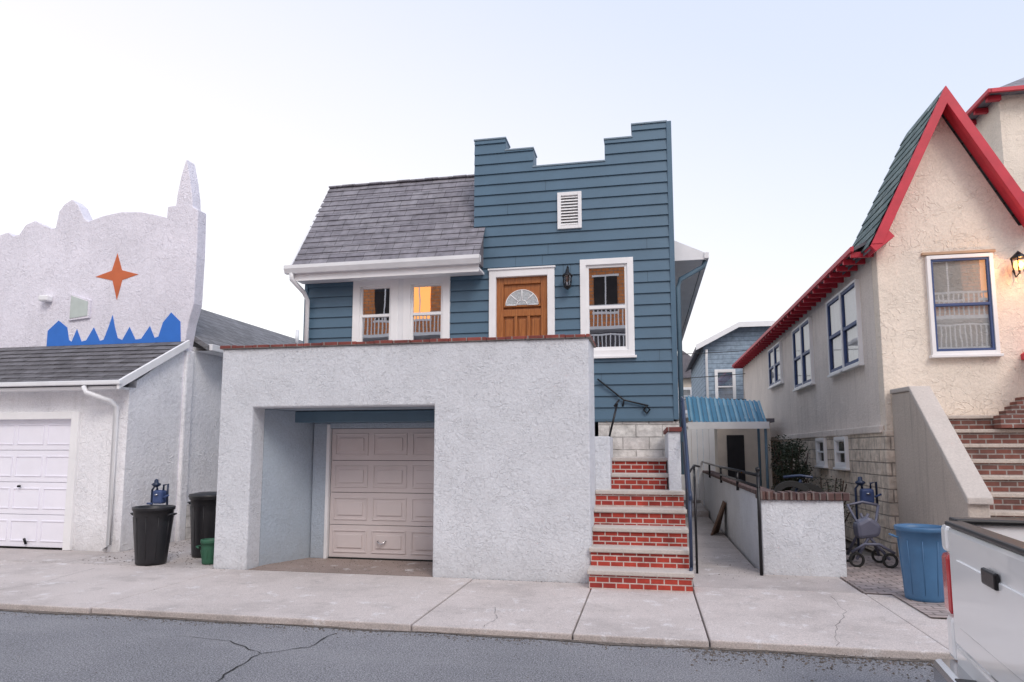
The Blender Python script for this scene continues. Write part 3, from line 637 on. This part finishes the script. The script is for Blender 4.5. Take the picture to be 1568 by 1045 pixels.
prism(B1,'front',[(2.35,0),(4.9,0),(4.9,6.5),(3.65,6.5),(2.35,5.9)],'y',28,36,m_bgblue)
box(B1,'side',2.3,2.35,28,36,0,5.9,m_bgside)
prism(B1,'roof',[(2.0,5.75),(3.65,6.62),(5.4,6.62),(5.4,6.5),(3.65,6.48),(2.0,5.6)],'y',27.6,36,m_bgroof)
prism(B1,'rake',[(1.98,5.55),(3.65,6.42),(5.4,6.42),(5.4,6.62),(3.65,6.62),(1.98,5.76)],'y',27.52,27.6,m_white)
window(B1,'window',(2.7,28,0),(1,0,0),(0,-1,0),.8,3.4,4.8,.08,back=-.01,glassd=.03,glass=m_glass2)
window(B1,'window_b',(3.8,28,0),(1,0,0),(0,-1,0),.8,3.4,4.8,.08,back=-.01,glassd=.03,glass=m_glass2)
tubes(B1,'downspout',[[(2.4,27.8,5.6),(2.4,27.95,5.2),(2.4,27.95,0)]],.05,m_white)
B2=root('tan_house')
boxes(B2,'walls',[(.6,3.4,38,46,0,5.6)],m_sand)
prism(B2,'roof',[(.3,5.5),(2.0,7.0),(3.9,5.5)],'y',37.7,46,m_bgroof)
boxes(B2,'balcony',[(.7,2.4,36.8,38,3.3,3.45)]+[(.7+.14*i,.74+.14*i,36.8,36.84,3.45,4.4) for i in range(13)]+[(.7,2.4,36.78,36.86,4.4,4.48)],m_white)
window(B2,'window',(1.6,38,0),(1,0,0),(0,-1,0),.9,3.6,5.0,.1,back=-.01,glassd=.03,glass=m_glass2)
W=root('overhead_wires')
def wire(a,b_,sag):
    a=Vector(a);b_=Vector(b_);return [tuple(a.lerp(b_,t/16)-Vector((0,0,sag*4*(t/16)*(1-t/16)))) for t in range(17)]
tubes(W,'lines',[wire((-3,26,4.2),(7,26,4.7),.15),wire((-3,26,5.3),(7,26,5.5),.2),wire((-3,26,3.6),(7,26,3.5),.1)],.014,m_wire,5)

# ------------------------------------------------------------------ plants
def shrub(name,cx,cy,cz,rx,ry,rz,n,leaf,mat):
    r=root(name);T=[]
    for i in range(26):
        a=random.uniform(0,6.28);e=random.uniform(.3,1)
        tip=(cx+rx*e*math.cos(a),cy+ry*e*math.sin(a),cz+rz*random.uniform(-.2,1))
        T.append([(cx+random.uniform(-.1,.1),cy,0),(cx+(tip[0]-cx)*.4+random.uniform(-.1,.1),cy+(tip[1]-cy)*.4,cz*.6),tip])
    tubes(r,'stems',T,.012,m_bark,5)
    vs=[];fs=[]
    cl=[(cx+rx*random.uniform(-.8,.8),cy+ry*random.uniform(-.8,.8),cz+rz*random.uniform(-.8,.9),random.uniform(.12,.3)) for _ in range(22)]
    for _ in range(n):
        c=random.choice(cl);d=Vector((random.gauss(0,1),random.gauss(0,1),random.gauss(0,1))).normalized()*c[3]*random.uniform(.4,1.1)
        p=Vector(c[:3])+d;u=Vector((random.gauss(0,1),random.gauss(0,1),random.gauss(0,.6))).normalized();w=u.cross(Vector((random.gauss(0,1),random.gauss(0,1),random.gauss(0,1)))).normalized()
        k=len(vs);vs+=[p-u*leaf,p+w*leaf*.4,p+u*leaf,p-w*leaf*.4];fs.append((k,k+1,k+2,k+3))
    me=bpy.data.meshes.new('leaves');me.from_pydata(vs,[],fs);me.materials.append(mat);o=bpy.data.objects.new('leaves',me);COL.objects.link(o);o.parent=r
shrub('evergreen_shrub',3.05,15.6,1.0,.35,.8,.75,5200,.035,m_leaf)
shrub('dry_shrub',3.15,12.9,.65,.35,.6,.45,900,.02,m_leaf)

# ------------------------------------------------------------------ bins
def can(name,cx,cy,rt,rb,h,mat,lid=False,sx=1,sy=1):
    r=root(name)
    pr=[(0,.02),(rb*.9,.0),(rb,.02),(rb*1.01,.05)]
    pr+=[(rb+(rt-rb)*t,.05+(h-.10)*t) for t in(.25,.5,.75,1)]
    pr+=[(rt*1.03,h-.05),(rt*1.06,h-.045),(rt*1.07,h-.01),(rt*1.04,h),(rt*.98,h)]
    pr+=[(rt*.95,h-.05),(rb*.93,.06),(0,.05)] if not lid else [(rt*.98,h)]
    lathe(r,'body',pr,cx,cy,mat,36,sx,sy)
    if lid: lathe(r,'lid',[(rt*1.1,h-.015),(rt*1.12,h+.0),(rt*1.08,h+.03),(rt*.6,h+.055),(0,h+.065)],cx,cy,mat,36,sx,sy)
    for s in(-1,1):
        x=cx+s*rt*sx*1.05
        tubes(r,'handle',[[(x,cy-.07,h-.12),(x+s*.045,cy-.06,h-.10),(x+s*.045,cy+.06,h-.10),(x,cy+.07,h-.12)]],.012,mat,6)
    T=[]
    for j in range(10):
        a=2*math.pi*j/10
        T.append([(cx+(rb+.0)*sx*math.cos(a),cy+(rb+.0)*sy*math.sin(a),.08),(cx+(rt*.985)*sx*math.cos(a),cy+(rt*.985)*sy*math.sin(a),h-.14)])
    tubes(r,'ribs',T,.005,mat,5)
    return r
can('black_trash_can',-6.9,8.55,.26,.20,.80,m_blkp)
can('black_trash_can',-6.58,9.35,.27,.22,.90,m_blkp,lid=True)
can('green_bin',-6.10,8.72,.12,.10,.34,m_greenp)
can('blue_trash_can',2.88,8.15,.24,.19,.78,m_bluep)

def meter(name,x,y,z):
    r=root(name)
    tubes(r,'pipes',[[(x-.09,y,0),(x-.09,y,z+.02),(x-.05,y,z+.08),(x,y,z+.08),(x,y,z+.02)],[(x+.12,y,z+.02),(x+.12,y,z+.1),(x+.2,y,z+.12),(x+.2,y,z-.3)]],.018,m_navy)
    tubes(r,'valve_handles',[[(x-.14,y-.04,z-.2),(x-.04,y-.04,z-.2)],[(x+.16,y-.04,z-.1),(x+.25,y-.04,z-.06)]],.016,m_frameB)
    lathe(r,'regulator',[(0,z+.2),(.03,z+.19),(.035,z+.14),(.07,z+.12),(.07,z+.10),(.03,z+.07),(0,z+.06)],x-.02,y,m_navy,16)
    box(r,'meter_body',x-.03,x+.15,y-.08,y+.07,z-.2,z+.02,m_frameB,.035)
    lathe(r,'dial',[(0,z-.06),(.03,z-.06),(.03,z-.04),(0,z-.04)],x+.06,y-.08,m_chr,12)
meter('gas_meter',-7.95,9.9,.92)
meter('gas_meter',3.15,11.1,1.0)
FS=root('folded_stroller')
x,y=2.98,10.4
def wheel(parent,name,c,rad,w,axis,mat):
    vs=[];fs=[];n=24
    for k,(rr,dd) in enumerate([(rad*.7,-w/2),(rad,-w/2),(rad,w/2),(rad*.7,w/2)]):
        for j in range(n):
            a=2*math.pi*j/n
            vs.append((c[0]+rr*math.cos(a),c[1]+dd,c[2]+rr*math.sin(a)) if axis=='y' else (c[0]+dd,c[1]+rr*math.cos(a),c[2]+rr*math.sin(a)))
    for k in range(4):
        for j in range(n):
            a=k*n+j;b2=k*n+(j+1)%n;a2=((k+1)%4)*n+j;b3=((k+1)%4)*n+(j+1)%n;fs.append((a,b2,b3,a2))
    return mesh(parent,name,vs,fs,mat,.006)
m_greyp=plain('grey_plastic',(.14,.145,.20),.45,.1)
for i,(dx,dy) in enumerate([(-.2,-.2),(.22,-.2),(-.2,.25),(.22,.25)]): wheel(FS,'wheel_%d'%i,(x+dx,y+dy,.10),.10,.04,'y',m_rub)
tubes(FS,'frame',[[(x-.2,y-.2,.11),(x+.12,y,.55),(x+.2,y+.1,.82)],[(x+.22,y-.2,.11),(x-.1,y,.55),(x-.2,y+.1,.82),(x,y+.12,.86),(x+.2,y+.1,.82)],[(x-.2,y+.25,.11),(x+.05,y+.05,.7)],[(x+.22,y+.25,.11),(x-.05,y+.05,.7)],[(x-.26,y-.2,.2),(x-.1,y-.25,.32),(x+.08,y-.25,.32),(x+.28,y-.2,.2)]],.02,m_greyp)
prism(FS,'seat',[(x-.14,.36),(x+.14,.40),(x+.18,.55),(x+.02,.68),(x-.16,.58)],'y',y-.12,y+.12,m_greyp,.05)
BK=root('covered_bicycle')
wheel(BK,'wheel_front',(2.05,10.6,.85),.30,.05,'y',m_rub);wheel(BK,'wheel_rear',(2.35,11.0,.80),.30,.05,'y',m_rub)
tubes(BK,'frame',[[(2.05,10.6,.85),(2.2,10.7,1.15),(2.35,11.0,.8)],[(1.95,10.6,1.2),(2.2,10.7,1.22),(2.35,10.6,1.2)]],.02,m_navy)
box(BK,'crate_stand',1.8,2.6,10.4,11.2,0,.55,m_bark,.02)

# ------------------------------------------------------------------ pickup
TK=root('pickup_truck')
x0=1.78;ya,yb=2.72,4.68;zg=-.06
def sideprof(xa,xb,top,wx,rw=.45,bot=.36):
    pts=[(xa,bot),(xa-.02,.75),(xa,top-.03),(xa+.03,top),(xb,top),(xb,bot)]
    arc=[(wx+rw*math.cos(a),.38+zg+rw*math.sin(a)) for a in [math.pi*i/16 for i in range(17)]]
    arc=[p for p in arc if p[1]>=bot]
    return pts+arc
for nme,(y0,y1) in (('bed_side_near',(ya,ya+.12)),('bed_side_far',(yb-.12,yb))):
    prism(TK,nme,sideprof(x0+.06,x0+1.95,1.16,x0+1.1),'y',y0,y1,m_truck,.02)
box(TK,'bed_floor',x0+.1,x0+1.95,ya+.1,yb-.1,.62,.68,m_blkp)
box(TK,'tailgate',x0,x0+.07,ya+.155,yb-.155,.46,1.15,m_truck,.03)
box(TK,'tailgate_inset',x0-.012,x0,ya+.35,yb-.35,.60,.98,m_truck,.01)
box(TK,'tailgate_cap',x0-.012,x0+.09,ya+.16,yb-.16,1.15,1.18,m_blkp,.012)
box(TK,'tailgate_handle',x0-.03,x0-.005,3.62,3.82,.94,1.02,m_blk,.01)
boxes(TK,'bed_rail_caps',[(x0+.05,x0+1.95,ya-.005,ya+.15,1.16,1.19),(x0+.05,x0+1.95,yb-.15,yb+.005,1.16,1.19)],m_blkp,.012)
boxes(TK,'tail_lamps',[(x0-.005,x0+.12,yb-.14,yb+.008,.62,.98),(x0-.005,x0+.12,ya-.008,ya+.15,.62,.98)],m_tail,.03)
boxes(TK,'rear_corner',[(x0-.0,x0+.12,yb-.14,yb,.985,1.15),(x0,x0+.12,ya,ya+.14,.985,1.15),(x0,x0+.12,yb-.14,yb,.36,.615),(x0,x0+.12,ya,ya+.14,.36,.615)],m_truck,.03)
boxes(TK,'rear_bumper',[(x0-.10,x0+.05,ya+.05,yb-.04,.20,.36)],m_chr,.04)
boxes(TK,'lower_body',[(x0+.01,x0+.08,ya+.145,yb-.145,.34,.455)],m_truck,.015)
box(TK,'bumper_step_pad',x0-.09,x0+.01,ya+.5,yb-.5,.36,.372,m_blkp,.005)
cabp=[(x0+2.0,.42),(x0+2.0,1.14),(x0+2.1,1.72),(x0+2.5,1.80),(x0+3.4,1.80),(x0+4.2,1.17),(x0+5.35,1.05),(x0+5.45,.8),(x0+5.45,.42),(x0+4.95,.42)]+[(x0+4.5+.45*math.cos(a),.32+.45*math.sin(a)) for a in [math.pi*i/12 for i in range(1,12)]]+[(x0+4.05,.42)]
prism(TK,'cab_and_hood',cabp,'y',ya,yb,m_truck,.05)
m_tint=plain('tinted_glass',(.02,.022,.025),.05,.1,bd=0,coat=1)
for y in(ya-.006,yb-.004):
    prism(TK,'side_glass',[(x0+2.2,1.2),(x0+2.25,1.68),(x0+3.38,1.70),(x0+3.95,1.2)],'y',y,y+.01,m_tint)
mesh(TK,'rear_glass',[(x0+1.995,ya+.2,1.2),(x0+1.995,yb-.2,1.2),(x0+2.08,yb-.25,1.66),(x0+2.08,ya+.25,1.66)],[(0,1,2,3)],m_tint)
mesh(TK,'windscreen',[(x0+4.16,ya+.15,1.215),(x0+4.16,yb-.15,1.215),(x0+3.47,yb-.2,1.76),(x0+3.47,ya+.2,1.76)],[(0,1,2,3)],m_tint)
for i,(wx,wy) in enumerate([(x0+1.1,ya+.14),(x0+1.1,yb-.14),(x0+4.5,ya+.14),(x0+4.5,yb-.14)]):
    wheel(TK,'tyre_%d'%i,(wx,wy,.32),.38,.24,'y',m_rub)
    prism(TK,'hub_%d'%i,[(wx+.27*math.cos(a),.32+.27*math.sin(a)) for a in [2*math.pi*k/20 for k in range(20)]],'y',wy-.1,wy+.1,m_chr,.01)
ph=R(-8);piv=Vector((x0,yb,0));Rm=Matrix.Rotation(ph,3,'Z')
TK.rotation_euler=(0,0,ph);TK.location=piv-Rm@piv+Vector((-.02,0,0))

# ------------------------------------------------------------------ across the street (behind camera, seen in the window glass)
AC=root('row_house_opposite')
box(AC,'walls',-16,16,-16,-9.5,-.1,10.4,m_ob)
box(AC,'cornice',-16.1,16.1,-9.5,-9.3,10.3,10.6,m_white)
AW_=[];LT=[]
for i in range(17):
    x=-15.3+1.85*i
    for z in(1,4.1): AW_.append((x,x+1.1,-9.5,-9.46,z,z+1.5))
    (LT if i%2==0 else AW_).append((x,x+1.1,-9.5,-9.46,8.1,9.8))
boxes(AC,'windows',AW_,m_dark);boxes(AC,'added_glow_panes',LT,m_gl)  # alternate upper panes glow, added to warm the reflected facade
boxes(AC,'window_trim',[(a-.08,a+1.18,-9.5,-9.45,c-.1,c) for a,_,_,_,c,_ in AW_+LT]+[(a-.08,a+1.18,-9.5,-9.45,d,d+.1) for a,_,_,_,_,d in AW_+LT]+[(a+.52,a+.58,-9.5,-9.45,c,d) for a,_,_,_,c,d in AW_+LT],m_white)
box(AC,'dark_storey',-16,16,-9.52,-9.49,5.7,7.2,m_bgroof)
bal=[(-16,16,-9.3,-8.3,7.05,7.2),(-16,16,-8.36,-8.28,8.1,8.18),(-16,16,-8.36,-8.28,6.75,6.82),(-16,16,-9.3,-8.3,5.75,5.85)]
x=-16
while x<16: bal+=[(x,x+.05,-8.34,-8.30,7.2,8.1),(x,x+.05,-8.34,-8.30,5.85,6.75)];x+=.19
boxes(AC,'balcony',bal,m_white)

# ------------------------------------------------------------------ world, sun, camera
S=Vector((.38,-.60,.70)).normalized()
el=math.asin(S.z);az=math.atan2(S.x,S.y)
w=bpy.data.worlds.new('World');sc.world=w;w.use_nodes=True;nt=w.node_tree
bg=nt.nodes['Background'];sky=node(nt,'ShaderNodeTexSky');sky.sky_type='NISHITA';sky.sun_disc=False
sky.sun_elevation=el;sky.sun_rotation=az;sky.dust_density=3;sky.air_density=1.2
L(nt,sky.outputs[0],bg.inputs[0]);bg.inputs[1].default_value=.05
tc=node(nt,'ShaderNodeTexCoord');sx=node(nt,'ShaderNodeSeparateXYZ');L(nt,tc.outputs['Generated'],sx.inputs[0])
mx=node(nt,'ShaderNodeMath',operation='MULTIPLY_ADD');L(nt,sx.outputs['X'],mx.inputs[0]);mx.inputs[1].default_value=.42;L(nt,sx.outputs['Z'],mx.inputs[2])
rc=ramp(nt,mx.outputs[0],[(0,(.97,.93,.90)),(.16,(.94,.885,.875)),(.34,(.84,.83,.88)),(.56,(.70,.74,.87)),(1,(.55,.63,.82))])
bg2=node(nt,'ShaderNodeBackground');L(nt,rc,bg2.inputs[0]);bg2.inputs[1].default_value=1.02
ad=node(nt,'ShaderNodeAddShader');L(nt,bg.outputs[0],ad.inputs[0]);L(nt,bg2.outputs[0],ad.inputs[1])
L(nt,ad.outputs[0],nt.nodes['World Output'].inputs[0])
sl_=bpy.data.lights.new('sun','SUN');sl_.energy=1.3;sl_.angle=R(22);sl_.color=(1,.92,.84)
so=bpy.data.objects.new('sun',sl_);COL.objects.link(so);so.rotation_euler=S.to_track_quat('Z','Y').to_euler()
cam=bpy.data.cameras.new('camera');cam.lens=36*1033/1568;cam.sensor_width=36;cam.shift_y=.0354;cam.clip_end=2000
co=bpy.data.objects.new('camera',cam);COL.objects.link(co);co.location=(0,0,1.6);co.rotation_euler=(R(90+6.13),0,R(11.3))
sc.camera=co
sc.view_settings.view_transform='Standard';sc.view_settings.look='None';sc.view_settings.exposure=0
